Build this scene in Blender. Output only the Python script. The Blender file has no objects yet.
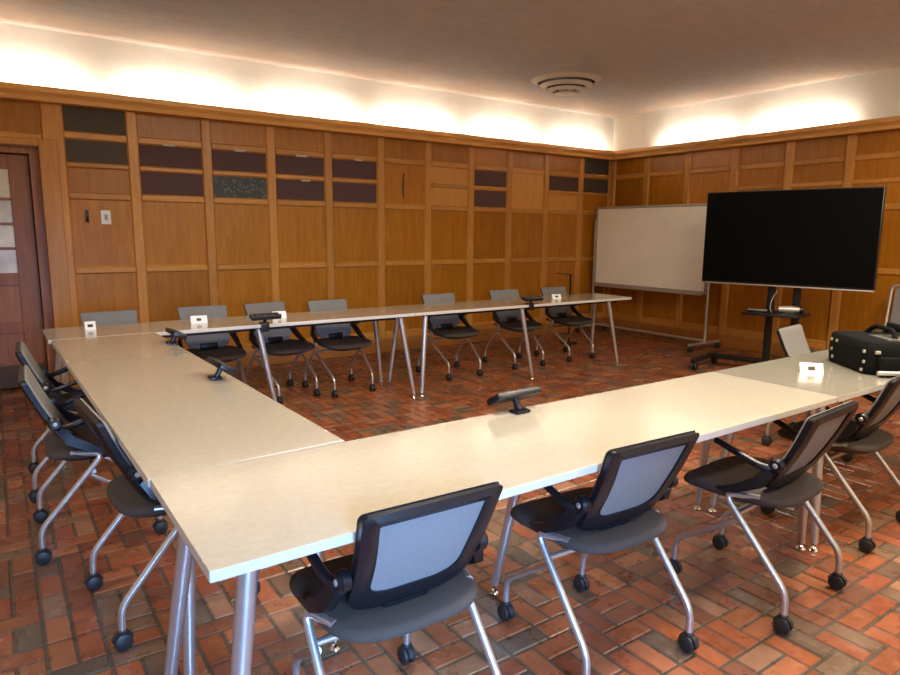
import bpy, bmesh, math, random
from mathutils import Vector, Matrix
random.seed(7)
PI = math.pi
SC = bpy.context.scene
COL = SC.collection

# ------------------------------------------------------------------ materials
def new_mat(name):
    m = bpy.data.materials.new(name); m.use_nodes = True
    nt = m.node_tree
    return m, nt, nt.nodes['Principled BSDF']

def setp(b, **k):
    for key, v in k.items():
        b.inputs[key.replace('_', ' ')].default_value = v

def col4(c): return (c[0], c[1], c[2], 1.0)

def tex_noise(nt, scale, detail=3.0, rough=.55, coord='Object', stretch=(1, 1, 1), distortion=0.0):
    tc = nt.nodes.new('ShaderNodeTexCoord')
    mp = nt.nodes.new('ShaderNodeMapping'); mp.inputs['Scale'].default_value = stretch
    n = nt.nodes.new('ShaderNodeTexNoise')
    n.inputs['Scale'].default_value = scale; n.inputs['Detail'].default_value = detail
    n.inputs['Roughness'].default_value = rough; n.inputs['Distortion'].default_value = distortion
    nt.links.new(tc.outputs[coord], mp.inputs['Vector']); nt.links.new(mp.outputs['Vector'], n.inputs['Vector'])
    return n

def ramp(nt, src, stops):
    r = nt.nodes.new('ShaderNodeValToRGB')
    el = r.color_ramp.elements
    while len(el) < len(stops): el.new(.5)
    for e, (p, c) in zip(el, stops): e.position = p; e.color = col4(c)
    nt.links.new(src, r.inputs['Fac'])
    return r

def bump(nt, b, src, strength=.2, dist=.01):
    bp = nt.nodes.new('ShaderNodeBump'); bp.inputs['Strength'].default_value = strength
    bp.inputs['Distance'].default_value = dist
    nt.links.new(src, bp.inputs['Height']); nt.links.new(bp.outputs['Normal'], b.inputs['Normal'])

def flat(name, c, rough=.5, metal=0.0, spec=.5, var=.08, scale=30, bumps=0.0):
    m, nt, b = new_mat(name)
    setp(b, Roughness=rough, Metallic=metal); b.inputs['Specular IOR Level'].default_value = spec
    n = tex_noise(nt, scale)
    lo = tuple(x * (1 - var) for x in c); hi = tuple(min(1, x * (1 + var)) for x in c)
    r = ramp(nt, n.outputs['Fac'], [(.3, lo), (.7, hi)])
    nt.links.new(r.outputs['Color'], b.inputs['Base Color'])
    if bumps: bump(nt, b, n.outputs['Fac'], bumps, .003)
    return m

def oak(name, dark, light, stretch=(9, 9, .9), rough=.36, coat=.06):
    m, nt, b = new_mat(name)
    n = tex_noise(nt, 3.2, 6, .62, 'Object', stretch, .6)
    r = ramp(nt, n.outputs['Fac'], [(.28, dark), (.55, tuple((a + c) / 2 for a, c in zip(dark, light))), (.75, light)])
    oi = nt.nodes.new('ShaderNodeObjectInfo')
    hsv = nt.nodes.new('ShaderNodeHueSaturation')
    mr = nt.nodes.new('ShaderNodeMapRange')
    mr.inputs['To Min'].default_value = .86; mr.inputs['To Max'].default_value = 1.14
    nt.links.new(oi.outputs['Random'], mr.inputs['Value']); nt.links.new(mr.outputs['Result'], hsv.inputs['Value'])
    nt.links.new(r.outputs['Color'], hsv.inputs['Color']); nt.links.new(hsv.outputs['Color'], b.inputs['Base Color'])
    setp(b, Roughness=rough)
    b.inputs['Coat Weight'].default_value = coat; b.inputs['Coat Roughness'].default_value = .22
    b.inputs['Specular IOR Level'].default_value = .32
    bump(nt, b, n.outputs['Fac'], .06, .004)
    return m

M = {}
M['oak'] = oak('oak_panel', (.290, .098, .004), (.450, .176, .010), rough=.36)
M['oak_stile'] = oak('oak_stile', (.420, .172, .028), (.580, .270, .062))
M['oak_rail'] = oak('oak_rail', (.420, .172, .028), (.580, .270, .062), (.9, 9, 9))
M['oak_pale'] = oak('oak_pale_panel', (.480, .215, .045), (.600, .290, .075))
M['oak_crown'] = oak('oak_crown', (.580, .280, .070), (.740, .400, .130), (.8, 9, 9))
M['oak_crown_y'] = oak('oak_crown_side', (.580, .280, .070), (.740, .400, .130), (9, .8, 9))
M['door_wood'] = oak('mahogany_door', (.230, .085, .040), (.360, .150, .075), rough=.42, coat=.05)
M['base'] = oak('oak_baseboard', (.26, .095, .018), (.38, .16, .035), (.9, 9, 9))
M['door_foot'] = flat('dark_brown', (.070, .034, .018), .5)
M['maroon'] = flat('maroon_fabric', (.085, .042, .036), .85, var=.15, scale=160, bumps=.2)
M['slate'] = flat('slate_fabric', (.070, .054, .036), .8, var=.15, scale=160, bumps=.2)
M['white_wall'] = flat('white_plaster', (.80, .79, .75), .8, var=.03, scale=6)
M['plain_wall'] = flat('cream_paint', (.52, .42, .30), .7, var=.04, scale=5)
M['tagpaper'] = flat('aged_paper', (.52, .47, .38), .7)
M['paper'] = flat('white_card', (.82, .80, .76), .6, var=.02)
M['ink'] = flat('dark_print', (.05, .035, .03), .6)
M['black'] = flat('black_plastic', (.006, .006, .008), .36, var=.2)
M['rubber'] = flat('black_rubber', (.014, .014, .014), .5)
M['tvbody'] = flat('black_glossy_bezel', (.008, .008, .009), .3)
M['silver'] = flat('silver_tube', (.58, .57, .56), .32, metal=.85, var=.04)
M['chrome'] = flat('chrome', (.8, .8, .8), .12, metal=1.0, var=.02)
M['alum'] = flat('aluminium', (.50, .48, .45), .38, metal=.6, var=.04)
M['steel_dark'] = flat('dark_steel', (.012, .012, .013), .4, metal=.3)
M['seat'] = flat('brown_grey_upholstery', (.052, .036, .027), .9, var=.16, scale=220, bumps=.3)
M['grey_plastic'] = flat('grey_plastic', (.26, .25, .24), .45)
M['face'] = flat('dark_grey_face', (.055, .052, .05), .35)
M['bag'] = flat('black_nylon', (.005, .005, .005), .9, spec=.12, var=.25, scale=120, bumps=.3)
M['tan'] = flat('grey_green_canvas', (.055, .055, .046), .85, scale=100)
M['cable'] = flat('brown_cable', (.060, .022, .016), .5)
M['brass'] = flat('pale_metal', (.55, .52, .42), .35, metal=.6)
M['glass'] = None

def mk_mesh_fabric():
    m, nt, b = new_mat('grey_mesh_fabric')
    tc = nt.nodes.new('ShaderNodeTexCoord')
    v = nt.nodes.new('ShaderNodeTexVoronoi'); v.inputs['Scale'].default_value = 240
    nt.links.new(tc.outputs['Object'], v.inputs['Vector'])
    r = ramp(nt, v.outputs['Distance'], [(.15, (.165, .158, .15)), (.6, (.195, .188, .18))])
    nt.links.new(r.outputs['Color'], b.inputs['Base Color'])
    setp(b, Roughness=.75); bump(nt, b, v.outputs['Distance'], .2, .002)
    return m
M['mesh'] = mk_mesh_fabric()

def mk_table(name='cream_laminate', lo=(.44, .395, .315), hi=(.485, .437, .352)):
    m, nt, b = new_mat(name)
    n = tex_noise(nt, 40, 5)
    r = ramp(nt, n.outputs['Fac'], [(.3, lo), (.7, hi)])
    nt.links.new(r.outputs['Color'], b.inputs['Base Color'])
    setp(b, Roughness=.22); b.inputs['Specular IOR Level'].default_value = .9
    b.inputs['Coat Weight'].default_value = .7; b.inputs['Coat Roughness'].default_value = .13; b.inputs['Coat IOR'].default_value = 1.6
    return m
M['table'] = mk_table(lo=(.43, .385, .305), hi=(.475, .427, .342))
M['table_dark'] = mk_table('darker_laminate', (.27, .245, .20), (.30, .272, .222))  # laminate recipe in a darker tone for the table under the bag
M['edge'] = flat('grey_edge_band', (.56, .54, .50), .3, var=.03)

def mk_screen():
    m, nt, b = new_mat('black_screen')
    n = tex_noise(nt, 2)
    r = ramp(nt, n.outputs['Fac'], [(.3, (.001, .001, .001)), (.7, (.0015, .0015, .0015))])
    nt.links.new(r.outputs['Color'], b.inputs['Base Color'])
    setp(b, Roughness=.45); b.inputs['Specular IOR Level'].default_value = .07
    return m
M['screen'] = mk_screen()
M['board'] = flat('whiteboard_enamel', (.90, .875, .80), .3, var=.03, scale=3)

def mk_ceiling():
    m, nt, b = new_mat('taupe_plaster')
    n = tex_noise(nt, 5, 6, .65, 'Object', (1, 3.0, 1))
    r = ramp(nt, n.outputs['Fac'], [(.3, (.46, .446, .452)), (.7, (.54, .524, .530))])
    nt.links.new(r.outputs['Color'], b.inputs['Base Color'])
    setp(b, Roughness=.85); bump(nt, b, n.outputs['Fac'], .35, .02)
    return m
M['ceiling'] = mk_ceiling()

def mk_brick():
    m, nt, b = new_mat('glazed_brick_paver')
    at = nt.nodes.new('ShaderNodeAttribute'); at.attribute_name = 'brick'
    n = tex_noise(nt, 14, 6, .7)
    mx = nt.nodes.new('ShaderNodeMix'); mx.data_type = 'RGBA'; mx.blend_type = 'MULTIPLY'
    r = ramp(nt, n.outputs['Fac'], [(.3, (.76, .74, .72)), (.7, (1.16, 1.15, 1.13))])
    mx.inputs[0].default_value = 1
    nt.links.new(at.outputs['Color'], mx.inputs[6]); nt.links.new(r.outputs['Color'], mx.inputs[7])
    nt.links.new(mx.outputs[2], b.inputs['Base Color'])
    n2 = tex_noise(nt, 7, 4, .6)
    rr = ramp(nt, n2.outputs['Fac'], [(.3, (.20,) * 3), (.7, (.40,) * 3)])
    nt.links.new(rr.outputs['Color'], b.inputs['Roughness'])
    b.inputs['Specular IOR Level'].default_value = .75
    n3 = tex_noise(nt, 30, 4, .6)
    bump(nt, b, n3.outputs['Fac'], .22, .006)
    return m
M['brick'] = mk_brick()

def mk_notice():
    # a dark board carrying two rows of small pale blue-green marks too blurred to read
    m, nt, b = new_mat('dark_notice')
    tc = nt.nodes.new('ShaderNodeTexCoord')
    mp = nt.nodes.new('ShaderNodeMapping'); mp.inputs['Scale'].default_value = (34, 1, 26)
    vo = nt.nodes.new('ShaderNodeTexVoronoi'); vo.inputs['Scale'].default_value = 1.0
    nt.links.new(tc.outputs['Object'], mp.inputs['Vector']); nt.links.new(mp.outputs['Vector'], vo.inputs['Vector'])
    r = ramp(nt, vo.outputs['Distance'], [(.15, (.12, .16, .14)), (.45, (.030, .036, .034))])
    nt.links.new(r.outputs['Color'], b.inputs['Base Color']); setp(b, Roughness=.6)
    return m
M['notice'] = mk_notice()

def mk_glass():
    m, nt, b = new_mat('window_glass')
    setp(b, Roughness=.05); b.inputs['Transmission Weight'].default_value = 1.0
    b.inputs['IOR'].default_value = 1.45
    b.inputs['Base Color'].default_value = (.95, .95, .95, 1)
    return m
M['glass'] = mk_glass()
M['frost'] = flat('frosted_pale_pane', (.62, .57, .44), .25, var=.25, scale=5)

# ------------------------------------------------------------------ mesh helpers
def link(name, bm, mat, parent=None, smooth=True, angle=35):
    bmesh.ops.recalc_face_normals(bm, faces=bm.faces[:])
    me = bpy.data.meshes.new(name); bm.to_mesh(me); bm.free()
    mats = mat if isinstance(mat, (list, tuple)) else [mat]
    for mm in mats: me.materials.append(mm)
    if smooth:
        me.polygons.foreach_set('use_smooth', [True] * len(me.polygons))
        try: me.set_sharp_from_angle(angle=math.radians(angle))
        except Exception: pass
    o = bpy.data.objects.new(name, me); COL.objects.link(o)
    if parent is not None: o.parent = parent
    return o

def box(bm, x0, x1, y0, y1, z0, z1, bev=0.0, mat=0, rot=None):
    ret = bmesh.ops.create_cube(bm, size=1.0)
    vs = ret['verts']
    for v in vs:
        v.co = Vector(((x0 + x1) / 2 + v.co.x * (x1 - x0), (y0 + y1) / 2 + v.co.y * (y1 - y0), (z0 + z1) / 2 + v.co.z * (z1 - z0)))
    fs = list({f for v in vs for f in v.link_faces})
    for f in fs: f.material_index = mat
    if bev > 0:
        es = list({e for v in vs for e in v.link_edges})
        r = bmesh.ops.bevel(bm, geom=es, offset=bev, segments=2, affect='EDGES', profile=.5)
        vs = list({v for f in r['faces'] for v in f.verts} | {v for v in vs if v.is_valid})
    if rot is not None:
        bmesh.ops.transform(bm, matrix=rot, verts=[v for v in vs if v.is_valid])

def bxo(name, x0, x1, y0, y1, z0, z1, mat, parent=None, bev=0.0):
    bm = bmesh.new(); box(bm, x0, x1, y0, y1, z0, z1, bev)
    return link(name, bm, mat, parent)

def tube(bm, pts, radii, seg=12, cap=True, mat=0):
    pts = [Vector(p) for p in pts]
    if not isinstance(radii, (list, tuple)): radii = [radii] * len(pts)
    rings = []
    up = None
    for i, p in enumerate(pts):
        if i == 0: t = pts[1] - p
        elif i == len(pts) - 1: t = p - pts[i - 1]
        else: t = (pts[i + 1] - p).normalized() + (p - pts[i - 1]).normalized()
        t.normalize()
        if up is None:
            a = Vector((0, 0, 1)) if abs(t.z) < .9 else Vector((1, 0, 0))
            s = t.cross(a).normalized()
        else:
            s = (up - t * up.dot(t)).normalized()
        up = s
        w = t.cross(s).normalized()
        rings.append([bm.verts.new(p + (s * math.cos(2 * PI * k / seg) + w * math.sin(2 * PI * k / seg)) * radii[i]) for k in range(seg)])
    for a, b in zip(rings, rings[1:]):
        for k in range(seg):
            f = bm.faces.new((a[k], a[(k + 1) % seg], b[(k + 1) % seg], b[k])); f.material_index = mat
    if cap:
        bm.faces.new(rings[0][::-1]).material_index = mat; bm.faces.new(rings[-1]).material_index = mat

def smooth_path(pts, n=6, r=.04):
    """polyline with rounded corners"""
    pts = [Vector(p) for p in pts]; out = [pts[0]]
    for i in range(1, len(pts) - 1):
        a, b, c = pts[i - 1], pts[i], pts[i + 1]
        d = min(r, (a - b).length * .45, (c - b).length * .45)
        p0 = b + (a - b).normalized() * d; p2 = b + (c - b).normalized() * d
        for k in range(n + 1):
            t = k / n
            out.append(p0 * (1 - t) ** 2 + b * 2 * t * (1 - t) + p2 * t * t)
    out.append(pts[-1]); return out

def lathe(bm, prof, seg=24, axis='Z', center=(0, 0, 0), mat=0):
    rings = []; c = Vector(center)
    for r, h in prof:
        ring = []
        for k in range(seg):
            a = 2 * PI * k / seg; q = (r * math.cos(a), r * math.sin(a))
            if axis == 'Z': p = (q[0], q[1], h)
            elif axis == 'X': p = (h, q[0], q[1])
            else: p = (q[0], h, q[1])
            ring.append(bm.verts.new(c + Vector(p)))
        rings.append(ring)
    for a, b in zip(rings, rings[1:]):
        for k in range(seg):
            f = bm.faces.new((a[k], a[(k + 1) % seg], b[(k + 1) % seg], b[k])); f.material_index = mat
    bm.faces.new(rings[0][::-1]).material_index = mat; bm.faces.new(rings[-1]).material_index = mat

def loft(bm, rings, closed=True, cap=True, mat=0):
    R_ = [[bm.verts.new(p) for p in r] for r in rings]
    n = len(R_[0])
    for a, b in zip(R_, R_[1:]):
        for k in range(n if closed else n - 1):
            f = bm.faces.new((a[k], a[(k + 1) % n], b[(k + 1) % n], b[k])); f.material_index = mat
    if cap:
        bm.faces.new(R_[0][::-1]).material_index = mat; bm.faces.new(R_[-1]).material_index = mat
    return R_

# ------------------------------------------------------------------ tagging
def tag(o, label, cat, group=None):
    o['label'] = label; o['category'] = cat
    if group: o['group'] = group
    return o

def thing(name, label, cat, loc=(0, 0, 0), rotz=0.0, group=None):
    o = bpy.data.objects.new(name, None); COL.objects.link(o)
    o.empty_display_size = .1
    o.location = loc; o.rotation_euler = (0, 0, rotz)
    return tag(o, label, cat, group)

def structure(o):
    o['kind'] = 'structure'; return o

def dup(root, loc, rotz, label, group=None):
    r = root.copy(); COL.objects.link(r); r.location = loc; r.rotation_euler = (0, 0, rotz)
    r['label'] = label
    if group: r['group'] = group
    for ch in list(root.children):
        c = ch.copy(); COL.objects.link(c); c.parent = r
        for g in ch.children:
            d = g.copy(); COL.objects.link(d); d.parent = c
    return r

# ------------------------------------------------------------------ room shell
XW, YW, ZC = 7.54, 6.70, 3.06
XL, YB = -2.2, -1.15
DOOR0, DOOR1, DOORH = -.62, .395, 2.10

def make_floor():
    bm = bmesh.new()
    lay = bm.loops.layers.float_color.new('brick')
    U = .086
    nx = int((XW - XL) / U) + 2; ny = int((YW + .4 - YB) / U) + 2
    used = [[False] * ny for _ in range(nx)]
    pal = [((.270, .078, .030), 30), ((.220, .062, .028), 25), ((.300, .105, .045), 16), ((.165, .060, .032), 15),
           ((.160, .088, .052), 10), ((.140, .088, .056), 6), ((.110, .075, .048), 3), ((.260, .125, .068), 8)]
    cols = [c for c, w in pal for _ in range(w)]
    rnd = random.Random(5)
    g = .0055; h = .004
    def quad(vs, c):
        f = bm.faces.new(vs)
        for l in f.loops: l[lay] = (c[0], c[1], c[2], 1)
    for j in range(ny):
        for i in range(nx):
            if used[i][j]: continue
            # mostly courses along X with runs of headers, like a weave laid by hand
            want_x = ((i // 2 + j // 2) % 2 == 0) if rnd.random() < .45 else rnd.random() < .55
            fx = i + 1 < nx and not used[i + 1][j]; fy = j + 1 < ny and not used[i][j + 1]
            if want_x and fx or (fx and not fy): w, d = 2, 1
            elif fy: w, d = 1, 2
            else: w, d = 1, 1
            for a in range(w):
                for b in range(d): used[i + a][j + b] = True
            x0, y0 = XL + i * U, YB + j * U; x1, y1 = x0 + w * U, y0 + d * U
            jx = lambda: rnd.uniform(-.0012, .0012)
            x0 += g / 2; x1 -= g / 2; y0 += g / 2; y1 -= g / 2
            base = rnd.choice(cols); k = rnd.uniform(.82, 1.2); c = tuple(q * k for q in base)
            dz = rnd.uniform(-.0016, 0)
            tx, ty = rnd.uniform(-.0010, .0010), rnd.uniform(-.0010, .0010)
            e = .006
            top = [bm.verts.new((x0 + e, y0 + e, dz - abs(tx) - abs(ty) + 0 * tx)), bm.verts.new((x1 - e, y0 + e, dz - abs(ty) + min(0, tx))),
                   bm.verts.new((x1 - e, y1 - e, dz + min(0, tx) + min(0, ty))), bm.verts.new((x0 + e, y1 - e, dz - abs(tx) + min(0, ty)))]
            low = [bm.verts.new((x0, y0, -h - .004)), bm.verts.new((x1, y0, -h - .004)), bm.verts.new((x1, y1, -h - .004)), bm.verts.new((x0, y1, -h - .004))]
            quad(top, c)
            cs = tuple(q * .9 for q in c)
            for q in range(4):
                quad((low[q], low[(q + 1) % 4], top[(q + 1) % 4], top[q]), cs)
    x1, y1 = XL + nx * U, YB + ny * U
    vs = [bm.verts.new(p) for p in ((XL, YB, -.0055), (x1, YB, -.0055), (x1, y1, -.0055), (XL, y1, -.0055))]
    quad(vs, (.075, .060, .044))
    me = bpy.data.meshes.new('floor'); bm.to_mesh(me); bm.free(); me.materials.append(M['brick'])
    o = bpy.data.objects.new('floor', me); COL.objects.link(o)
    return structure(o)
make_floor()

structure(bxo('ceiling', XL - .1, XW + .1, YB - .1, YW + .5, ZC, ZC + .1, M['ceiling']))

# far wall (white plaster above, oak carcass below), opening for the door on the left
bm = bmesh.new()
box(bm, XL, DOOR0, YW, YW + .12, 0, ZC)
box(bm, DOOR0, DOOR1, YW, YW + .12, DOORH, ZC)
box(bm, DOOR1, XW + .12, YW, YW + .12, 0, ZC)
wall_far = structure(link('wall_far', bm, M['white_wall'], smooth=False))
wall_right = structure(bxo('wall_right', XW, XW + .12, YB, YW, 0, ZC, M['white_wall']))
wall_left = structure(bxo('wall_left', XL - .12, XL, YB, YW + .12, 0, ZC, M['plain_wall']))
# wall behind the camera, with a window opening
WX0, WX1, WZ0, WZ1 = -.35, .75, .60, 1.70
bm = bmesh.new()
box(bm, XL - .12, WX0, YB - .12, YB, 0, ZC); box(bm, WX1, XW + .12, YB - .12, YB, 0, ZC)
box(bm, WX0, WX1, YB - .12, YB, 0, WZ0); box(bm, WX0, WX1, YB - .12, YB, WZ1, ZC)
structure(link('wall_back', bm, M['plain_wall'], smooth=False))
bm = bmesh.new()
for x in (WX0, (WX0 + WX1) / 2 - .03, WX1 - .06): box(bm, x, x + .06, YB - .09, YB - .03, WZ0, WZ1)
for z in (WZ0, WZ1 - .06): box(bm, WX0, WX1, YB - .09, YB - .03, z, z + .06)
win = structure(link('window_1', bm, M['base'], smooth=False))

# panelling: stiles, rails, panels as children of the two oak walls
CROWN_B = 2.445
STILES_F = [.470, 1.125, 1.775, 2.41, 3.04, 3.68, 4.32, 4.96, 5.58, 6.23, 6.89, 7.50]
ZR = [.20, 1.045, 1.70, 1.965, 2.215]          # rail centres; bottom .20 sits on the baseboard
def bay_panel(far, a, b, z0, z1, mat, name='wood_panel', pale=False):
    """one panel field between stiles a..b (wall coordinate), z0..z1"""
    t = .012
    bm = bmesh.new()
    if far: box(bm, a, b, YW - t, YW + .001, z0, z1)
    else: box(bm, XW - t, XW + .001, a, b, z0, z1)
    # keep own object origin so the grain differs per panel
    o = link(name, bm, mat, wall_far if far else wall_right, smooth=False)
    return o
def moulded(far, a, b, z0, z1, vertical, mat, name):
    """a proud stile or rail with chamfered edges"""
    bm = bmesh.new(); p = .034; c = .013
    if vertical: prof = [(a, .0), (a, p - c - .006), (a + c, p), (b - c, p), (b, p - c - .006), (b, .0)]; s0, s1 = z0, z1
    else: prof = [(z0, 0), (z0, p - c - .008), (z0 + c, p - .004), (z1 - c, p - .004), (z1, p - c - .008), (z1, 0)]; s0, s1 = a, b
    rings = []
    for s in (s0, s1):
        ring = []
        for q, d in prof:
            u_, z_ = (q, s) if vertical else (s, q)
            ring.append((u_, YW - d, z_) if far else (XW - d, u_, z_))
        rings.append(ring)
    loft(bm, rings)
    return link(name, bm, mat, wall_far if far else wall_right, smooth=False)

SW = .050; RW = .034
special = {  # (bay, row) -> material ; rows: 0 lower, 1 tall, 2 third, 3 second, 4 top
    (0, 4): 'slate', (0, 3): 'slate', (1, 3): 'maroon', (1, 2): 'maroon', (2, 3): 'maroon', (2, 2): 'notice',
    (3, 3): 'maroon', (3, 2): 'maroon', (4, 3): 'maroon', (4, 2): 'maroon',
    (6, 3): 'oak_pale', (6, 2): 'oak_pale', (7, 3): 'maroon', (7, 2): 'maroon',
    (9, 3): 'maroon', (9, 2): 'oak_pale', (10, 4): 'slate', (10, 3): 'slate'}
merged = {5: 'oak', 8: 'oak_pale'}
for i, s in enumerate(STILES_F):
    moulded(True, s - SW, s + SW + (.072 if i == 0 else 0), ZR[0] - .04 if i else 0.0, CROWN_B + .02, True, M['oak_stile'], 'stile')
for i in range(len(STILES_F) - 1):
    a, b = STILES_F[i] + SW - .001 + (.072 if i == 0 else 0), STILES_F[i + 1] - SW + .001
    zs = ZR + [CROWN_B + .06]
    for k, z in enumerate(ZR):
        if k == 3 and i in merged: continue
        rw = .05 if k == 0 else (.026 if k == 3 else RW)
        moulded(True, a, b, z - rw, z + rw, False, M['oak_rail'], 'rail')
    for k in range(5):
        if i in merged and k in (2, 3):
            if k == 2: bay_panel(True, a, b, ZR[2], ZR[4], M[merged[i]])
            continue
        mname = special.get((i, k), 'oak')
        nm = {'maroon': 'fabric_panel', 'slate': 'fabric_panel', 'notice': 'notice_panel'}.get(mname, 'wood_panel')
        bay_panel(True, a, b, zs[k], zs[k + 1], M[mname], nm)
# dark repaired crack in the sixth bay and small paper tags over the fabric panels
bm = bmesh.new()
loft(bm, [[(3.985 - .010, YW - .012, 1.80), (3.985 + .010, YW - .012, 1.80), (3.985 + .010, YW - .0155, 1.80), (3.985 - .010, YW - .0155, 1.80)],
          [(3.978 - .014, YW - .012, 1.93), (3.978 + .014, YW - .012, 1.93), (3.978 + .014, YW - .0155, 1.93), (3.978 - .014, YW - .0155, 1.93)],
          [(3.99 - .010, YW - .012, 2.08), (3.99 + .010, YW - .012, 2.08), (3.99 + .010, YW - .0155, 2.08), (3.99 - .010, YW - .0155, 2.08)]])
link('crack', bm, M['ink'], wall_far, smooth=False)
for x, z, w in [(1.432, 2.190, .052), (2.735, 2.185, .062), (2.775, 1.937, .05), (3.40, 2.188, .05), (2.09, 2.19, .05)]:
    bxo('paper_tag', x - w, x + w, YW - .036, YW - .031, z - .009, z + .009, M['tagpaper'], wall_far)
# over-door panel between the left edge and the first stile
moulded(True, XL, STILES_F[0] - SW, DOORH + .075 - RW, DOORH + .075 + RW, False, M['oak_rail'], 'rail')
bay_panel(True, XL, STILES_F[0] - SW, DOORH + .02, CROWN_B + .06, M['oak'])
bay_panel(True, XL, DOOR0 - .09, 0, DOORH + .06, M['oak'])

STILES_R = [6.66, 6.06, 5.405, 4.745, 4.07, 3.42, 2.76, 2.10, 1.44, .78, .12, -.54, -1.2, -1.86, -2.52]
for i, s in enumerate(STILES_R):
    moulded(False, s - SW, s + SW, ZR[0] - .04, CROWN_B + .02, True, M['oak_stile'], 'stile')
for i in range(len(STILES_R) - 1):
    a, b = STILES_R[i + 1] + SW - .001, STILES_R[i] - SW + .001
    zs = ZR + [CROWN_B + .06]
    two = i < 3                                   # the bays nearest the corner have one tall field here
    for k, z in enumerate(ZR):
        if two and k == 3: continue
        rw = .05 if k == 0 else (.026 if k == 3 else RW)
        moulded(False, a, b, z - rw, z + rw, False, M['oak_rail'], 'rail')
    for k in range(5):
        if two and k in (2, 3):
            if k == 2: bay_panel(False, a, b, ZR[2], ZR[4], M['oak'])
            continue
        bay_panel(False, a, b, zs[k], zs[k + 1], M['oak'])

structure(bxo('baseboard_far', STILES_F[0] + SW, XW - .03, YW - .03, YW, 0, .165, M['base'], bev=.006))
structure(bxo('baseboard_right', XW - .03, XW, YB, YW - .03, 0, .165, M['base'], bev=.006))

# crown ledge (hollow trough that hides the cove lamps)
CP = [(.0, CROWN_B + .012), (.130, CROWN_B + .012), (.138, CROWN_B + .046), (.152, CROWN_B + .062),
      (.172, CROWN_B + .080), (.172, CROWN_B + .124), (.150, CROWN_B + .124), (.146, CROWN_B + .092), (.10, CROWN_B + .045), (.0, CROWN_B + .045)]
bm = bmesh.new()
loft(bm, [[(XL, YW - d, z) for d, z in CP], [(XW - d, YW - d, z) for d, z in CP]])
structure(link('trim_1', bm, M['oak_crown'], smooth=False))
bm = bmesh.new()
loft(bm, [[(XW - d, YW - d, z) for d, z in CP], [(XW - d, YB, z) for d, z in CP]])
structure(link('trim_2', bm, M['oak_crown_y'], smooth=False))

# door: pale oak casing in front, glossy leaf set back in the opening
bm = bmesh.new()
box(bm, DOOR1 - .005, STILES_F[0] + SW + .01, YW - .05, YW + .0, 0, DOORH + .06, .006)
box(bm, DOOR0 - .09, DOOR0 + .005, YW - .05, YW, 0, DOORH + .06, .006)
box(bm, DOOR0 + .004, DOOR1 - .004, YW - .05, YW, DOORH, DOORH + .058, .006)
structure(link('trim_3', bm, M['oak_stile'], smooth=False))
bm = bmesh.new()                                  # jamb and stop
for x0, x1 in ((DOOR1 - .075, DOOR1), (DOOR0, DOOR0 + .075)): box(bm, x0, x1, YW + .05, YW + .30, 0, DOORH, .004)
box(bm, DOOR0 + .075, DOOR1 - .075, YW + .05, YW + .30, DOORH - .06, DOORH, .004)
structure(link('trim_4', bm, M['door_wood'], smooth=False))
D0, D1, DY = DOOR0 + .08, DOOR1 - .08, YW + .12
bm = bmesh.new()
box(bm, D1 - .15, D1, DY, DY + .045, .02, DOORH - .065, .004); box(bm, D0, D0 + .13, DY, DY + .045, .02, DOORH - .065, .004)
for z0, z1 in ((DOORH - .19, DOORH - .065), (.92, 1.03), (.50, .60), (.02, .25)):
    box(bm, D0 + .12, D1 - .14, DY + .002, DY + .043, z0, z1, .004)
door = structure(link('door_1', bm, M['door_wood'], smooth=False))
bm = bmesh.new(); box(bm, D0 + .12, D1 - .14, DY + .018, DY + .026, 1.03, DOORH - .19)
link('door_pane', bm, M['frost'], door, smooth=False)
bm = bmesh.new()
for z in (1.24, 1.45, 1.66): box(bm, D0 + .12, D1 - .14, DY + .006, DY + .03, z - .012, z + .012)
link('glazing_bar', bm, M['door_wood'], door, smooth=False)
for z0, z1 in ((.25, .50), (.60, .92)):
    bxo('door_panel', D0 + .12, D1 - .14, DY + .014, DY + .03, z0, z1, M['door_wood'], door)
bxo('door_foot_strip', D0 + .01, D1 - .01, DY - .004, DY + .003, .03, .22, M['door_foot'], door)  # darker brown strip along the foot of the door
structure(bxo('wall_doorway', DOOR0 - .2, DOOR1 + .2, YW + .32, YW + .4, -.02, DOORH + .2, M['plain_wall']))

# ------------------------------------------------------------------ nesting chairs
def outline(w_top, w_mid, w_bot, z0, z1, n=12, r_top=.02, r_bot=.075, inset=0.0):
    """rounded trapezoid in (u, v), counter-clockwise"""
    zt, zb = z1 - inset, z0 + inset
    wt, wm, wb = w_top / 2 - inset, w_mid / 2 - inset, w_bot / 2 - inset
    rt, rb = max(.006, r_top - inset * .3), max(.02, r_bot - inset * .6)
    c = [(-wb, zb, rb), (wb, zb, rb), (wm, (zb * .55 + zt * .45), .10), (wt, zt, rt), (-wt, zt, rt), (-wm, (zb * .55 + zt * .45), .10)]
    out = []
    m = len(c)
    for i in range(m):
        p = Vector(c[i][:2]); a = Vector(c[i - 1][:2]); b = Vector(c[(i + 1) % m][:2]); r = c[i][2]
        da = min(r, (a - p).length * .48); db = min(r, (b - p).length * .48)
        p0 = p + (a - p).normalized() * da; p2 = p + (b - p).normalized() * db
        for k in range(n):
            t = k / (n - 1)
            out.append(p0 * (1 - t) ** 2 + p * 2 * t * (1 - t) + p2 * t * t)
    return out

BZ0, BZ1 = .464, .788
def back_map(q, off):
    u_, v_ = q
    t = (v_ - BZ0) / (BZ1 - BZ0)
    y = -.092 - .166 * t + .25 * u_ * u_ * 1.2 - .012 * math.sin(PI * t) + off     # reclined, curved round the sitter
    return (u_, y, v_)

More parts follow.
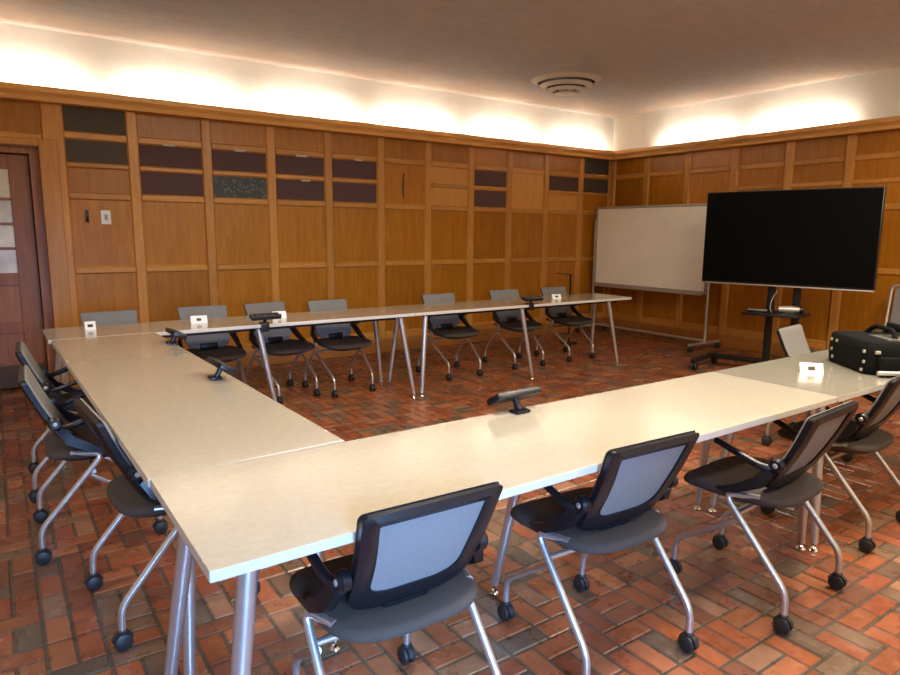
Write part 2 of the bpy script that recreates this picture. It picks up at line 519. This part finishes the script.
def make_chair(name, label, group):
    t = thing(name, label, 'chair', group=group)
    # seat
    bm = bmesh.new()
    def seat_ring(s, z, dy=0.0):
        r = []
        for k in range(44):
            a = 2 * PI * k / 44; e = .52
            cx_ = math.copysign(abs(math.cos(a)) ** e, math.cos(a)); sy_ = math.copysign(abs(math.sin(a)) ** e, math.sin(a))
            w = .228 + .010 * sy_
            r.append((cx_ * w * s, (.026 + sy_ * .220 * s) + dy, z + (.010 * cx_ * cx_ - .014 * max(0, sy_) ** 2) * s))
        return r
    loft(bm, [seat_ring(.82, .414), seat_ring(.94, .417), seat_ring(.995, .426), seat_ring(1.0, .436), seat_ring(.982, .446), seat_ring(.92, .453), seat_ring(.6, .454), seat_ring(.25, .452)])
    link('seat', bm, M['seat'], t, angle=60)
    bm = bmesh.new()
    loft(bm, [seat_ring(.55, .392), seat_ring(.74, .396), seat_ring(.84, .417)])
    link('seat_pan', bm, M['black'], t)
    # backrest frame and mesh
    bm = bmesh.new()
    out = outline(.388, .358, .350, BZ0, BZ1, r_bot=.105)
    inn = outline(.388, .358, .350, BZ0, BZ1, r_bot=.105, inset=.046)
    inn = [Vector((p.x, p.y + .012)) for p in inn]
    mid = [o * .5 + i * .5 for o, i in zip(out, inn)]
    n = len(out)
    loops = [[back_map(p, .010) for p in inn], [back_map(p, .016) for p in mid], [back_map(p, .008) for p in out],
             [back_map(p, -.012) for p in out], [back_map(p, -.022) for p in mid], [back_map(p, -.012) for p in inn]]
    V = [[bm.verts.new(p) for p in r] for r in loops]
    for a in range(len(V)):
        A, B = V[a], V[(a + 1) % len(V)]
        for k in range(n): bm.faces.new((A[k], A[(k + 1) % n], B[(k + 1) % n], B[k]))
    # lower spine that ties the back to the seat
    box(bm, -.07, .07, -.105, -.068, .448, .505, .012)
    back = link('backrest', bm, M['black'], t, angle=50)
    bm = bmesh.new()
    cen = Vector((0, (BZ0 + BZ1) / 2 + .01))
    pad = outline(.396, .364, .350, BZ0, BZ1 + .004, r_bot=.105, inset=.001)
    for off, src in ((.019, pad), (-.004, inn)):
        prev = None
        for s in ((1.0, .985, .95, .66, .33, .08) if src is pad else (1.06, .66, .33, .08)):
            q = off - (.010 if s == 1.0 else .003 if s == .985 else 0) if src is pad else off
            ring = [bm.verts.new(back_map(cen + (p - cen) * s, q)) for p in src]
            if prev:
                for k in range(n): bm.faces.new((prev[k], prev[(k + 1) % n], ring[(k + 1) % n], ring[k]))
            prev = ring
        bm.faces.new(prev)
    link('mesh_panel', bm, M['mesh'], back, angle=60)
    def caster(x, y, parent):
        bm = bmesh.new()
        for s in (-1, 1):
            lathe(bm, [(.010, s * .005), (.026, s * .006), (.030, s * .011), (.029, s * .019), (.022, s * .023)], 18, 'X', (x, y, .030))
        lathe(bm, [(.012, .03), (.015, .045), (.017, .066), (.012, .072)], 14, 'Z', (x, y, 0))
        # curved hood over the wheels
        rr = []
        for k in range(9):
            a = PI * (.05 + .9 * k / 8)
            rr.append([(x - .007, y + .031 * math.cos(a), .030 + .031 * math.sin(a)), (x + .007, y + .031 * math.cos(a), .030 + .031 * math.sin(a)),
                       (x + .007, y + .035 * math.cos(a), .030 + .035 * math.sin(a)), (x - .007, y + .035 * math.cos(a), .030 + .035 * math.sin(a))])
        loft(bm, rr)
        link('caster', bm, M['rubber'], parent)
    for s in (-1, 1):
        # rear leg: caster stub, long diagonal up and forward, bend back under the seat rail
        bm = bmesh.new()
        pts = smooth_path([(s * .237, -.235, .068), (s * .237, -.233, .150), (s * .233, .022, .445), (s * .200, -.10, .452)], 7, .045)
        tube(bm, pts, .0125, 12)
        l = link('leg', bm, M['silver'], t, angle=60); caster(s * .237, -.235, l)
        # front leg: caster stub, bend, sloping bar that meets the rear leg
        bm = bmesh.new()
        pts = smooth_path([(s * .187, .236, .068), (s * .189, .234, .160), (s * .222, -.035, .352)], 7, .05)
        tube(bm, pts, .0115, 12)
        l = link('leg', bm, M['silver'], t, angle=60); caster(s * .187, .236, l)
        # arm: round hub on the back, bar rising forward, bracket down to the seat
        bm = bmesh.new()
        tube(bm, smooth_path([(s * .190, -.140, .572), (s * .218, -.100, .578), (s * .230, .075, .638)], 5, .03), [.014] * 7 + [.011], 10)
        rings = []
        for q, w, hh in ((Vector((s * .200, -.130, .570)), .016, .022), (Vector((s * .222, -.100, .520)), .015, .026), (Vector((s * .225, -.015, .470)), .013, .020), (Vector((s * .222, .045, .452)), .012, .012)):
            rings.append([(q.x - w, q.y - hh * .6, q.z - hh * .6), (q.x + w, q.y - hh * .6, q.z - hh * .6), (q.x + w, q.y + hh * .6, q.z + hh * .6), (q.x - w, q.y + hh * .6, q.z + hh * .6)])
        loft(bm, rings)
        arm = link('armrest', bm, M['black'], t, angle=50)
        bm = bmesh.new(); lathe(bm, [(.012, s * .178), (.026, s * .184), (.028, s * .205), (.020, s * .214)], 18, 'X', (0, -.148, .592))
        link('hub', bm, M['black'], arm)
        bm = bmesh.new(); lathe(bm, [(.008, s * .213), (.010, s * .216), (.006, s * .219)], 12, 'X', (0, -.148, .592))
        link('bolt', bm, M['alum'], arm)
    bm = bmesh.new(); tube(bm, [(-.222, -.02, .365), (.222, -.02, .365)], .010, 10)
    link('crossbar', bm, M['silver'], t)
    return t

D = math.radians
G_NEAR, G_LEFT, G_FAR = 'chairs along the near table', 'chairs along the left table', 'chairs along the far table'
chair0 = make_chair('conference_chair', 'black mesh-back rolling chair at the near table, closest to its left corner', G_NEAR)
chair0.location = (.815, 1.455, 0); chair0.rotation_euler = (0, 0, D(-2))
near = [(1.615, 1.446, -3, 'black mesh-back rolling chair at the near table, second from its left corner'),
        (2.430, 1.322, 4, 'black mesh-back rolling chair at the near table, pulled out furthest of its row'),
        (3.345, 1.432, 4, 'black mesh-back rolling chair at the near table, in front of the black equipment bag')]
for x, y, a, l in near: dup(chair0, (x, y, 0), D(a), l, G_NEAR)
left = [(.470, 2.54, -86, 'mesh-back rolling chair at the left table, nearest the corner with the near table'),
        (.31, 3.335, -92, 'mesh-back rolling chair in the middle of the three along the left table'),
        (.32, 4.11, -92, 'mesh-back rolling chair at the left table, nearest the wooden door')]
for x, y, a, l in left: dup(chair0, (x, y, 0), D(a), l, G_LEFT)
far = [(.69, 5.32, 180, 'grey mesh-back chair behind the far table at its left corner, below the light switch'),
       (1.380, 5.32, 180, 'grey mesh-back chair behind the far table, second from its left corner, behind a white card'),
       (1.958, 5.335, 193, 'grey mesh-back chair turned slightly behind the far table, behind its left power box'),
       (2.48, 5.27, 183, 'grey mesh-back chair behind the far table, just right of the left power box'),
       (3.69, 5.27, 180, 'grey mesh-back chair behind the far table, just right of the splayed pair of legs'),
       (4.565, 5.30, 177, 'grey mesh-back chair behind the far table, left of the right-hand power box'),
       (5.325, 5.30, 181, 'grey mesh-back chair behind the far table, nearest the whiteboard')]
for x, y, a, l in far: dup(chair0, (x, y, 0), D(a), l, G_FAR)
dup(chair0, (4.47, 2.06, 0), D(188), 'grey mesh-back chair on the inner side of the near table, beside the black bag', 'chairs inside the table ring')

# ------------------------------------------------------------------ tables
TZ = .73
def table_leg(x0, y0, x1, y1, parent):
    bm = bmesh.new()
    tube(bm, [(x0, y0, TZ - .030), (x0 + (x1 - x0) * .5, y0 + (y1 - y0) * .5, .37), (x1, y1, .035)], [.0235, .021, .016], 16)
    l = link('leg', bm, M['silver'], parent, angle=60)
    bm = bmesh.new(); lathe(bm, [(.020, 0), (.022, .004), (.018, .012), (.009, .020), (.009, .040)], 16, 'Z', (x1, y1, 0))
    link('glide', bm, M['chrome'], l)
    bm = bmesh.new()
    box(bm, x0 - .045, x0 + .045, y0 - .028, y0 + .028, TZ - .034, TZ - .027, .002)
    link('mounting_plate', bm, M['steel_dark'], l)

def make_table(name, label, loc, rotz, L, W, legs, group, top='table'):
    t = thing(name, label, 'table', loc, rotz, group)
    bm = bmesh.new()
    box(bm, 0, L, 0, W, TZ - .026, TZ, .0025)
    for f in bm.faces:
        f.material_index = 0 if f.calc_center_median().z > TZ - .0022 else 1
    link('tabletop', bm, [M[top], M['edge']], t, smooth=False)
    for y in (.10, W - .10):
        bxo('support_rail', .14, L - .14, y - .015, y + .015, TZ - .055, TZ - .0265, M['steel_dark'], t)
    for a in legs: table_leg(*a, t)
    return t
GT = 'tables of the square ring'
make_table('conference_table', 'cream laminate table nearest the camera, with a black power box on its inner edge', (.302, 1.270, 0), 0, 2.597, .603,
           [(.10, .07, .005, .0), (.085, .50, -.01, .548), (1.31, .50, 1.215, .585), (2.52, .07, 2.597, .09), (2.52, .53, 2.590, .620)], GT)
make_table('conference_table', 'darker-toned laminate table under the black equipment bag, end to end with the near table', (2.902, 1.268, 0), 0, 1.98, .603,
           [(.10, .12, .03, .05), (.10, .50, .03, .56), (1.90, .07, 1.96, .0), (1.90, .53, 1.96, .60)], GT, 'table_dark')
make_table('conference_table', 'long cream laminate table on the left, running towards the wooden door', (.897, 1.886, 0), D(91.0), 2.78, .600,
           [(.09, .13, .0, .050), (.11, .47, .04, .515), (2.64, .07, 2.70, .0), (2.64, .53, 2.70, .60)], GT)
make_table('conference_table', 'cream laminate far table by the panelled wall, its left half', (.235, 4.676, 0), 0, 2.663, .560,
           [(.10, .07, .02, .0), (.10, .49, .02, .55), (1.325, .04, 1.43, -.02), (2.54, .04, 2.630, -.03), (2.54, .50, 2.63, .545)], GT)
make_table('conference_table', 'cream laminate far table ending in front of the whiteboard', (2.902, 4.676, 0), 0, 2.765, .560,
           [(.125, .04, .045, -.03), (.125, .50, .05, .545), (1.22, .04, 1.325, -.02), (2.44, .04, 2.56, -.02), (2.71, .48, 2.755, .54)], GT)

# ------------------------------------------------------------------ power boxes clamped to the inner edges
def power_box(label, loc, rotz, tilt, edge=True):
    """local +Y points out over the edge of the table"""
    t = thing('power_box', label, 'power outlet', loc, rotz, 'power boxes on the inner table edges')
    bm = bmesh.new()
    box(bm, -.034, .034, -.045, .004, .0005, .012, .003)
    if edge: box(bm, -.030, .030, .003, .012, -.055, .012, .002)
    link('clamp', bm, M['black'], t)
    bm = bmesh.new(); tube(bm, [(0, -.012, .010), (0, .0, .032), (0, .010, .052)], [.014, .012, .014], 12)
    link('stem', bm, M['black'], t)
    R_ = Matrix.Translation((0, .012, .058)) @ Matrix.Rotation(tilt, 4, 'X')
    bm = bmesh.new(); box(bm, -.110, .110, -.040, .040, -.013, .013, .006, rot=R_)
    hd = link('outlet_bar', bm, M['black'], t)
    bm = bmesh.new(); box(bm, -.104, .104, -.034, .034, .0128, .0150, .0008, rot=R_)
    link('face_plate', bm, M['face'], hd)
    for x in (-.075, -.025, .025, .075):
        bm = bmesh.new(); box(bm, x - .014, x + .014, -.016, .016, .0148, .0162, .0005, rot=R_)
        link('socket', bm, M['black'], hd)
    return t
power_box('black tilted power box on the inner edge of the near table, in front', (1.60, 1.845, TZ), D(2), D(-30), False)
power_box('black power box on the inner edge of the left table, midway along', (.815, 3.04, TZ), D(-89), D(-30), False)
power_box('small black power box at the far end of the left table, by the inside corner', (.8595, 4.16, TZ), D(-89), D(-22))
power_box('black power box on the left half of the far table, before the turned chair', (1.60, 4.676, TZ), D(180), D(-15))
power_box('black power box on the far table, towards the whiteboard', (4.21, 4.676, TZ), D(180), D(-15))

# ------------------------------------------------------------------ folded name cards
def tent_card(label, loc, rotz, w=.105, h=.060):
    t = thing('tent_card', label, 'card', loc, rotz, 'white cards on the tables')
    bm = bmesh.new(); th = .0012
    for s in (-1, 1):
        loft(bm, [[(-w / 2, s * .026, .0002), (w / 2, s * .026, .0002), (w / 2, s * (.026 - th), .0002), (-w / 2, s * (.026 - th), .0002)],
                  [(-w / 2, s * .0012, h), (w / 2, s * .0012, h), (w / 2, 0, h - .001), (-w / 2, 0, h - .001)]])
    link('card', bm, M['paper'], t, smooth=False)
    bm = bmesh.new()
    lean = math.atan2(.0248, h)
    R_ = Matrix.Translation((0, -.0142, h * .5)) @ Matrix.Rotation(-lean, 4, 'X')
    box(bm, -.016, .016, -.0008, .0006, -.010, .010, rot=R_)
    link('printed_mark', bm, M['ink'], t, smooth=False)
    return t
tent_card('white tent card with a dark mark on the near table beside the black bag', (3.30, 1.585, TZ), D(-50), .105, .050)
tent_card('white tent card in front of the far-left corner chair', (.505, 5.04, TZ), D(-2), .066, .056)
tent_card('white tent card in front of the second far chair from the left', (1.21, 4.99, TZ), D(-8), .115, .055)
tent_card('white tent card just right of the left power box on the far table', (1.81, 4.95, TZ), D(-12), .105, .055)
tent_card('white tent card on the far table near the whiteboard', (4.83, 4.98, TZ), D(-20), .10, .045)

# ------------------------------------------------------------------ television on a rolling stand
TC = Vector((6.40, 3.43, 0)); wdir = Vector((.206, -.979, 0)).normalized()
tv_rot = math.atan2(wdir.y, wdir.x)            # local +X runs along the screen (left to right), local -Y faces the room
st = thing('tv_stand', 'black rolling stand with a shelf carrying the large television', 'stand', TC, tv_rot)
for x in (-.12, .12):
    bxo('post', x - .032, x + .032, .075, .125, .13, 1.70, M['steel_dark'], st, .006)
bm = bmesh.new(); box(bm, -.72, .72, .07, .15, .085, .135, .008)
link('base_bar', bm, M['steel_dark'], st)
for s in (-1, 1):
    bm = bmesh.new(); box(bm, s * .70 - .03, s * .70 + .03, -.33, .28, .080, .125, .008)
    f_ = link('foot', bm, M['steel_dark'], st)
    for y in (-.29, .245):
        bm = bmesh.new()
        for q in (-1, 1): lathe(bm, [(.010, q * .006), (.036, q * .008), (.040, q * .016), (.034, q * .026)], 18, 'X', (s * .70, y, .040))
        lathe(bm, [(.014, .04), (.020, .06), (.020, .081)], 14, 'Z', (s * .70, y, 0))
        link('caster', bm, M['rubber'], f_)
bm = bmesh.new(); box(bm, -.27, .25, -.27, .12, .625, .650, .006)
link('shelf', bm, M['steel_dark'], st)
bm = bmesh.new(); box(bm, -.25, .25, .045, .074, 1.15, 1.60, .004)
link('mount', bm, M['steel_dark'], st)
tv = thing('television', 'large black flat-screen television in front of the right-hand wall', 'television', TC, tv_rot)
bm = bmesh.new(); box(bm, -.796, .790, -.025, .044, .915, 1.845, .008)
link('casing', bm, M['tvbody'], tv)
bm = bmesh.new(); box(bm, -.787, .781, -.028, -.0245, .934, 1.835, .001)
link('screen', bm, M['screen'], tv, smooth=False)
bm = bmesh.new(); box(bm, -.793, .787, -.0285, .030, .903, .9148, .002)
link('lower_trim', bm, M['alum'], tv)
# small silver camera bar and black box on the shelf
cm = thing('video_camera', 'silver and black video camera lying on the shelf below the television', 'camera', TC + wdir * .10 + Vector((-.979, -.206, 0)) * .06 + Vector((0, 0, .650)), tv_rot + .35)
bm = bmesh.new(); lathe(bm, [(.020, -.095), (.030, -.088), (.034, -.02), (.034, .03), (.028, .07), (.026, .095)], 20, 'X', (0, 0, .040))
link('body', bm, M['alum'], cm)
bm = bmesh.new(); lathe(bm, [(.030, .094), (.036, .098), (.036, .125), (.030, .128)], 20, 'X', (0, 0, .040))
link('lens', bm, M['black'], cm)
bm = bmesh.new(); box(bm, -.06, .06, -.035, .035, .0005, .010, .003)
link('base', bm, M['black'], cm)
tag(link('cable', (lambda b: (tube(b, smooth_path([TC + wdir * -.03 + Vector((-.14, -.03, .656)), TC + wdir * -.06 + Vector((-.10, -.02, .69)), TC + wdir * -.07 + Vector((-.03, 0, .76)), TC + wdir * -.05 + Vector((.03, 0, .86))], 5, .04), .005, 8), b)[1])(bmesh.new()), M['grey_plastic']),
    'thin grey cable hanging from the television to the stand shelf', 'cable')
kb = thing('keyboard', 'black keyboard on the left end of the television stand shelf', 'keyboard', TC + wdir * -.155 + Vector((-.979, -.206, 0)) * .12 + Vector((0, 0, .650)), tv_rot + .12)
bxo('case', -.105, .085, -.06, .06, .0005, .018, M['black'], kb, .004)
bm = bmesh.new()
for r_ in range(4):
    for c_ in range(12): box(bm, -.098 + c_ * .0147, -.086 + c_ * .0147, -.05 + r_ * .025, -.031 + r_ * .025, .0178, .022)
link('keys', bm, M['grey_plastic'], kb, smooth=False)

# ------------------------------------------------------------------ rolling whiteboard
wb = thing('whiteboard', 'wide rolling whiteboard with an aluminium frame by the right-hand wall', 'whiteboard', (7.12, 5.65, 0), D(-90))
# local +X runs left to right along the board, local -Y faces the room
W2 = .915
bm = bmesh.new(); box(bm, -W2 + .02, W2 - .02, -.012, .012, .72, 1.755)
link('board', bm, M['board'], wb, smooth=False)
bm = bmesh.new()
for z in (.685, 1.750): box(bm, -W2, W2, -.018, .018, z, z + .032, .004)
for s in (-1, 1): box(bm, s * (W2 - .016) - .016, s * (W2 - .016) + .016, -.018, .018, .70, 1.775, .004)
link('frame', bm, M['alum'], wb)
bm = bmesh.new(); box(bm, -W2 + .04, W2 - .04, -.085, -.016, .672, .684, .003); box(bm, -W2 + .04, W2 - .04, -.090, -.084, .672, .700, .002)
link('tray', bm, M['alum'], wb)
for s in (-1, 1):
    bm = bmesh.new(); tube(bm, [(s * (W2 + .018), 0, .08), (s * (W2 + .018), 0, 1.60)], .017, 14)
    link('post', bm, M['alum'], wb)
    bm = bmesh.new(); tube(bm, [(s * (W2 + .018), -.31, .085), (s * (W2 + .018), .30, .085)], .018, 12)
    ft = link('foot', bm, M['alum'], wb)
    for y in (-.29, .28):
        bm = bmesh.new()
        for q in (-1, 1): lathe(bm, [(.010, q * .005), (.030, q * .007), (.033, q * .014), (.028, q * .022)], 16, 'X', (s * (W2 + .018), y, .033))
        lathe(bm, [(.012, .03), (.016, .05), (.016, .075)], 12, 'Z', (s * (W2 + .018), y, 0))
        link('caster', bm, M['rubber'], ft)
bm = bmesh.new(); tube(bm, [(-W2 - .01, -.02, .115), (W2 + .01, -.02, .115)], .016, 12)
link('crossbar', bm, M['alum'], wb)

# ------------------------------------------------------------------ equipment bag on the table
bag = thing('equipment_bag', 'bulky black nylon equipment bag on the right end of the near table', 'bag', (3.464, 1.40, TZ), math.atan2(-.26, .32))
# local: +X along the right-hand face, +Y back along the left face
BL, BD, BH = .42, .42, .165
bm = bmesh.new()
def bag_ring(s, z, n=40):
    r = []
    for k in range(n):
        a = 2 * PI * k / n; e = .22
        c_, s_ = math.copysign(abs(math.cos(a)) ** e, math.cos(a)), math.copysign(abs(math.sin(a)) ** e, math.sin(a))
        r.append((BL / 2 + c_ * (BL / 2) * s, BD / 2 + s_ * (BD / 2) * s, z))
    return r
loft(bm, [bag_ring(.93, .001), bag_ring(.985, .008), bag_ring(1.0, .05), bag_ring(.995, .11), bag_ring(.97, BH - .01), bag_ring(.9, BH), bag_ring(.5, BH + .008)])
link('body', bm, M['bag'], bag, angle=60)
for x, r_ in ((.15, .0), (.24, .02)):
    bm = bmesh.new()
    tube(bm, smooth_path([(x, .05, BH - .005), (x + .01, .09, BH + .045), (x + .02, .27, BH + .050), (x, .33, BH - .005)], 6, .05), .012, 10)
    link('handle', bm, M['bag'], bag)
bm = bmesh.new(); box(bm, .205, .235, .12, .25, BH + .03, BH + .072, .012)
link('handle_wrap', bm, M['bag'], bag)
for x0, x1, z0, z1 in ((.05, .20, .015, .095), (.22, .37, .015, .095)):
    bm = bmesh.new(); box(bm, x0, x1, -.030, .006, z0, z1, .012)
    link('pocket', bm, M['bag'], bag)
bm = bmesh.new(); box(bm, .10, .41, .02, .20, BH - .004, BH + .012, .005)
link('top_flap', bm, M['tan'], bag)
for y, z in ((.355, .125), (.30, .125), (.345, .075), (.33, .035), (.035, .115), (.030, .065), (.045, .022)):
    bm = bmesh.new(); box(bm, -.006, .004, y - .007, y + .007, z - .008, z + .008, .003)
    link('buckle', bm, M['brass'], bag)
for x, z in ((.045, .115), (.17, .13), (.17, .10)):
    bm = bmesh.new(); box(bm, x - .012, x + .012, -.006, .006, z - .008, z + .008, .002)
    link('buckle', bm, M['brass'], bag)
bm = bmesh.new(); tube(bm, [(.03, -.044, .022), (.39, -.044, .022)], .011, 12)
for x in (.06, .36): box(bm, x - .008, x + .008, -.046, .002, .014, .030, .002)
link('side_bar', bm, M['alum'], bag)

# ------------------------------------------------------------------ visitor chair at the right wall
vc = thing('visitor_chair', 'silver-framed chair with a grey back against the right wall, behind the bag', 'chair', (7.10, 2.585, 0), D(90))
# local +Y faces the room centre after rotation (faces -X)
for s in (-1, 1):
    bm = bmesh.new(); tube(bm, smooth_path([(s * .23, .20, .008), (s * .23, .19, .43), (s * .23, -.16, .44)], 6, .05), .011, 10)
    link('leg', bm, M['alum'], vc)
    bm = bmesh.new(); tube(bm, [(s * .23, -.26, .008), (s * .23, -.17, .44)], .011, 10)
    link('leg', bm, M['alum'], vc)
bm = bmesh.new(); tube(bm, smooth_path([(-.23, -.17, .44), (-.235, -.25, .925), (.235, -.25, .925), (.23, -.17, .44)], 8, .06), .014, 12)
link('back_frame', bm, M['alum'], vc)
bm = bmesh.new(); loft(bm, [[(-.195, -.178, .52), (.195, -.178, .52), (.195, -.193, .52), (-.195, -.193, .52)], [(-.195, -.238, .895), (.195, -.238, .895), (.195, -.255, .895), (-.195, -.255, .895)]])
link('backrest', bm, M['mesh'], vc, smooth=False)
bm = bmesh.new(); box(bm, -.22, .22, -.16, .21, .452, .492, .015)
link('seat', bm, M['mesh'], vc)

# ------------------------------------------------------------------ ceiling vent
cv = thing('ceiling_vent', 'round white ceiling vent of stepped concentric rings', 'vent', (5.30, 5.42, ZC))
def ring_cone(r0, z0, r1, z1, th=.010):
    bm = bmesh.new(); seg = 48; rings = []
    prof = [(r0, z0), (r1, z1), (r1 - .004, z1 + th), (r0 - .012, z0 + th * .4)]
    vs = [[bm.verts.new((r * math.cos(2 * PI * k / seg), r * math.sin(2 * PI * k / seg), z)) for k in range(seg)] for r, z in prof]
    for i in range(4):
        A, B = vs[i], vs[(i + 1) % 4]
        for k in range(seg): bm.faces.new((A[k], A[(k + 1) % seg], B[(k + 1) % seg], B[k]))
    return bm
VM = flat('vent_enamel', (.72, .68, .62), .5, var=.03)
link('flange', ring_cone(.385, -.001, .315, -.034), VM, cv)
link('ring', ring_cone(.285, -.052, .225, -.082), VM, cv)
link('ring', ring_cone(.200, -.096, .150, -.122), VM, cv)
bm = bmesh.new(); lathe(bm, [(.120, -.140), (.112, -.128), (.05, -.122)], 40); link('centre_plate', bm, VM, cv)
bm = bmesh.new(); lathe(bm, [(.33, -.006), (.33, -.001)], 40); link('duct_shade', bm, M['ink'], cv)  # dark disc painted in for the shaded hollow behind the rings
bm = bmesh.new()
for k in range(4):
    a = PI / 4 + k * PI / 2
    tube(bm, [(.05 * math.cos(a), .05 * math.sin(a), -.124), (.30 * math.cos(a), .30 * math.sin(a), -.022)], .006, 6)
link('bracket', bm, M['steel_dark'], cv)

# ------------------------------------------------------------------ small things on the far wall
sw = thing('light_switch', 'white light switch plate on the oak panel near the door', 'light switch', (.865, YW - .012, 1.518))
bm = bmesh.new(); box(bm, -.040, .040, -.008, 0, -.062, .062, .003); link('plate', bm, M['paper'], sw)
bm = bmesh.new(); box(bm, -.012, .012, -.016, -.007, -.026, .024, .003); link('toggle', bm, M['grey_plastic'], sw)
hk = thing('wall_hook', 'small dark metal hook on the oak panel left of the light switch', 'hook', (.715, YW - .012, 1.525))
bm = bmesh.new(); box(bm, -.014, .014, -.006, 0, -.055, .055, .002); link('plate', bm, M['ink'], hk)
bm = bmesh.new(); tube(bm, smooth_path([(0, -.004, -.01), (0, -.020, -.045), (0, -.042, -.04), (0, -.046, -.005)], 5, .015), .006, 8); link('prong', bm, M['steel_dark'], hk)

ms = thing('microphone_stand', 'thin dark boom stand behind the far table near the wall corner', 'stand', (6.05, 5.98, 0))
bm = bmesh.new(); lathe(bm, [(.10, 0), (.11, .006), (.10, .018), (.02, .026)], 24); link('base', bm, M['steel_dark'], ms)
bm = bmesh.new(); tube(bm, [(0, 0, .02), (0, 0, .60), (-.010, 0, .885)], [.010, .010, .014], 10); link('pole', bm, M['steel_dark'], ms)
bm = bmesh.new(); tube(bm, [(.03, 0, .885), (-.26, .0, .915)], .006, 8); link('boom', bm, M['steel_dark'], ms)

# loose cable that droops under the near table
bm = bmesh.new()
pts = []
for k in range(41):
    t = k / 40; a = t * 2.3 * 2 * PI
    pts.append((3.00 + .32 * t + .055 * math.cos(a), 1.73 + .02 * math.sin(a * .5), .60 + .075 * math.sin(a) - .02 * t))
tube(bm, [(2.99, 1.74, TZ - .057)] + pts + [(3.40, 1.73, .63), (3.44, 1.72, TZ - .057)], .005, 6)
tag(link('power_cable', bm, M['cable']), 'loose brown cable looping under the near table by the third chair', 'cable')

# ------------------------------------------------------------------ lights
def area(name, loc, direction, sx, sy, power, color, spread=PI):
    l = bpy.data.lights.new(name, 'AREA'); l.shape = 'RECTANGLE'; l.size = sx; l.size_y = sy
    l.energy = power; l.color = color; l.spread = spread
    o = bpy.data.objects.new(name, l); COL.objects.link(o); o.location = loc
    return o
def aim(o, xdir, zdir):
    """local X along xdir, light shines along zdir"""
    z = -Vector(zdir).normalized(); x = Vector(xdir).normalized(); y = z.cross(x).normalized(); x = y.cross(z)
    o.rotation_euler = Matrix((x, y, z)).transposed().to_euler()
COVE = (1.0, .94, .80); CP_ = 40.0
for i, xc in enumerate([-1.75, -.44, .245, 1.565, 2.84, 4.155, 5.48, 6.80]):
    if xc == -.44: continue
    L = .98
    o = area('cove_tube', (xc, YW - .128, CROWN_B + .065), (0, 0, 1), L, .035, CP_, COVE, D(158)); aim(o, (1, 0, 0), (0, .97, .24))
o = area('cove_tube', (-.95, YW - .128, CROWN_B + .065), (0, 0, 1), .9, .035, CP_ * .8, COVE, D(158)); aim(o, (1, 0, 0), (0, .97, .24))
for yc, k in [(6.55 - .42, .0), (5.31, 1.0), (4.02, 1.0), (2.0, .35), (.6, .5), (-.8, .5), (-2.0, .4)]:
    if k == 0: continue
    o = area('cove_tube', (XW - .128, yc, CROWN_B + .065), (0, 0, 1), .98, .035, CP_ * k * .95, COVE, D(158)); aim(o, (0, 1, 0), (.97, 0, .24))
# added fill lights just under the ceiling, out of view, lifting tables and walls
for x, y, p in ((1.9, 1.0, 32), (3.4, 1.2, 38), (5.6, 1.0, 32), (-1.4, 2.6, 20), (2.0, 3.2, 15), (3.4, -.4, 30)):
    o = area('ceiling_fill', (x, y, ZC - .02), (0, 0, -1), 1.2, .3, p, (1.0, .88, .70)); aim(o, (1, 0, 0), (0, 0, -1))
# daylight through the window behind the camera
o = area('window_daylight', ((WX0 + WX1) / 2, YB - .16, (WZ0 + WZ1) / 2), (0, 1, 0), WX1 - WX0, WZ1 - WZ0, 24, (.24, .50, 1.0), D(62)); aim(o, (1, 0, 0), (.27, 1, -.44))

w = bpy.data.worlds.new('World'); SC.world = w; w.use_nodes = True
bg = w.node_tree.nodes['Background']; bg.inputs[0].default_value = (.5, .55, .62, 1); bg.inputs[1].default_value = .5

# ------------------------------------------------------------------ camera
F = Vector((.56472084, .80988992, -.15864643)); R = Vector((.82099302, -.57088113, .00807456)); U = Vector((.08402875, .13480749, .98730244))
cd = bpy.data.cameras.new('Camera'); cam = bpy.data.objects.new('Camera', cd); COL.objects.link(cam)
cd.sensor_fit = 'HORIZONTAL'; cd.sensor_width = 36; cd.lens = 651.84 / 900 * 36; cd.clip_start = .02
mw = Matrix((R, U, -F)).transposed().to_4x4(); mw.translation = Vector((0, 0, 1.4054))
cam.matrix_world = mw
SC.camera = cam
SC.view_settings.view_transform = 'Standard'; SC.view_settings.look = 'None'
SC.view_settings.exposure = 1.26; SC.view_settings.gamma = 1.0
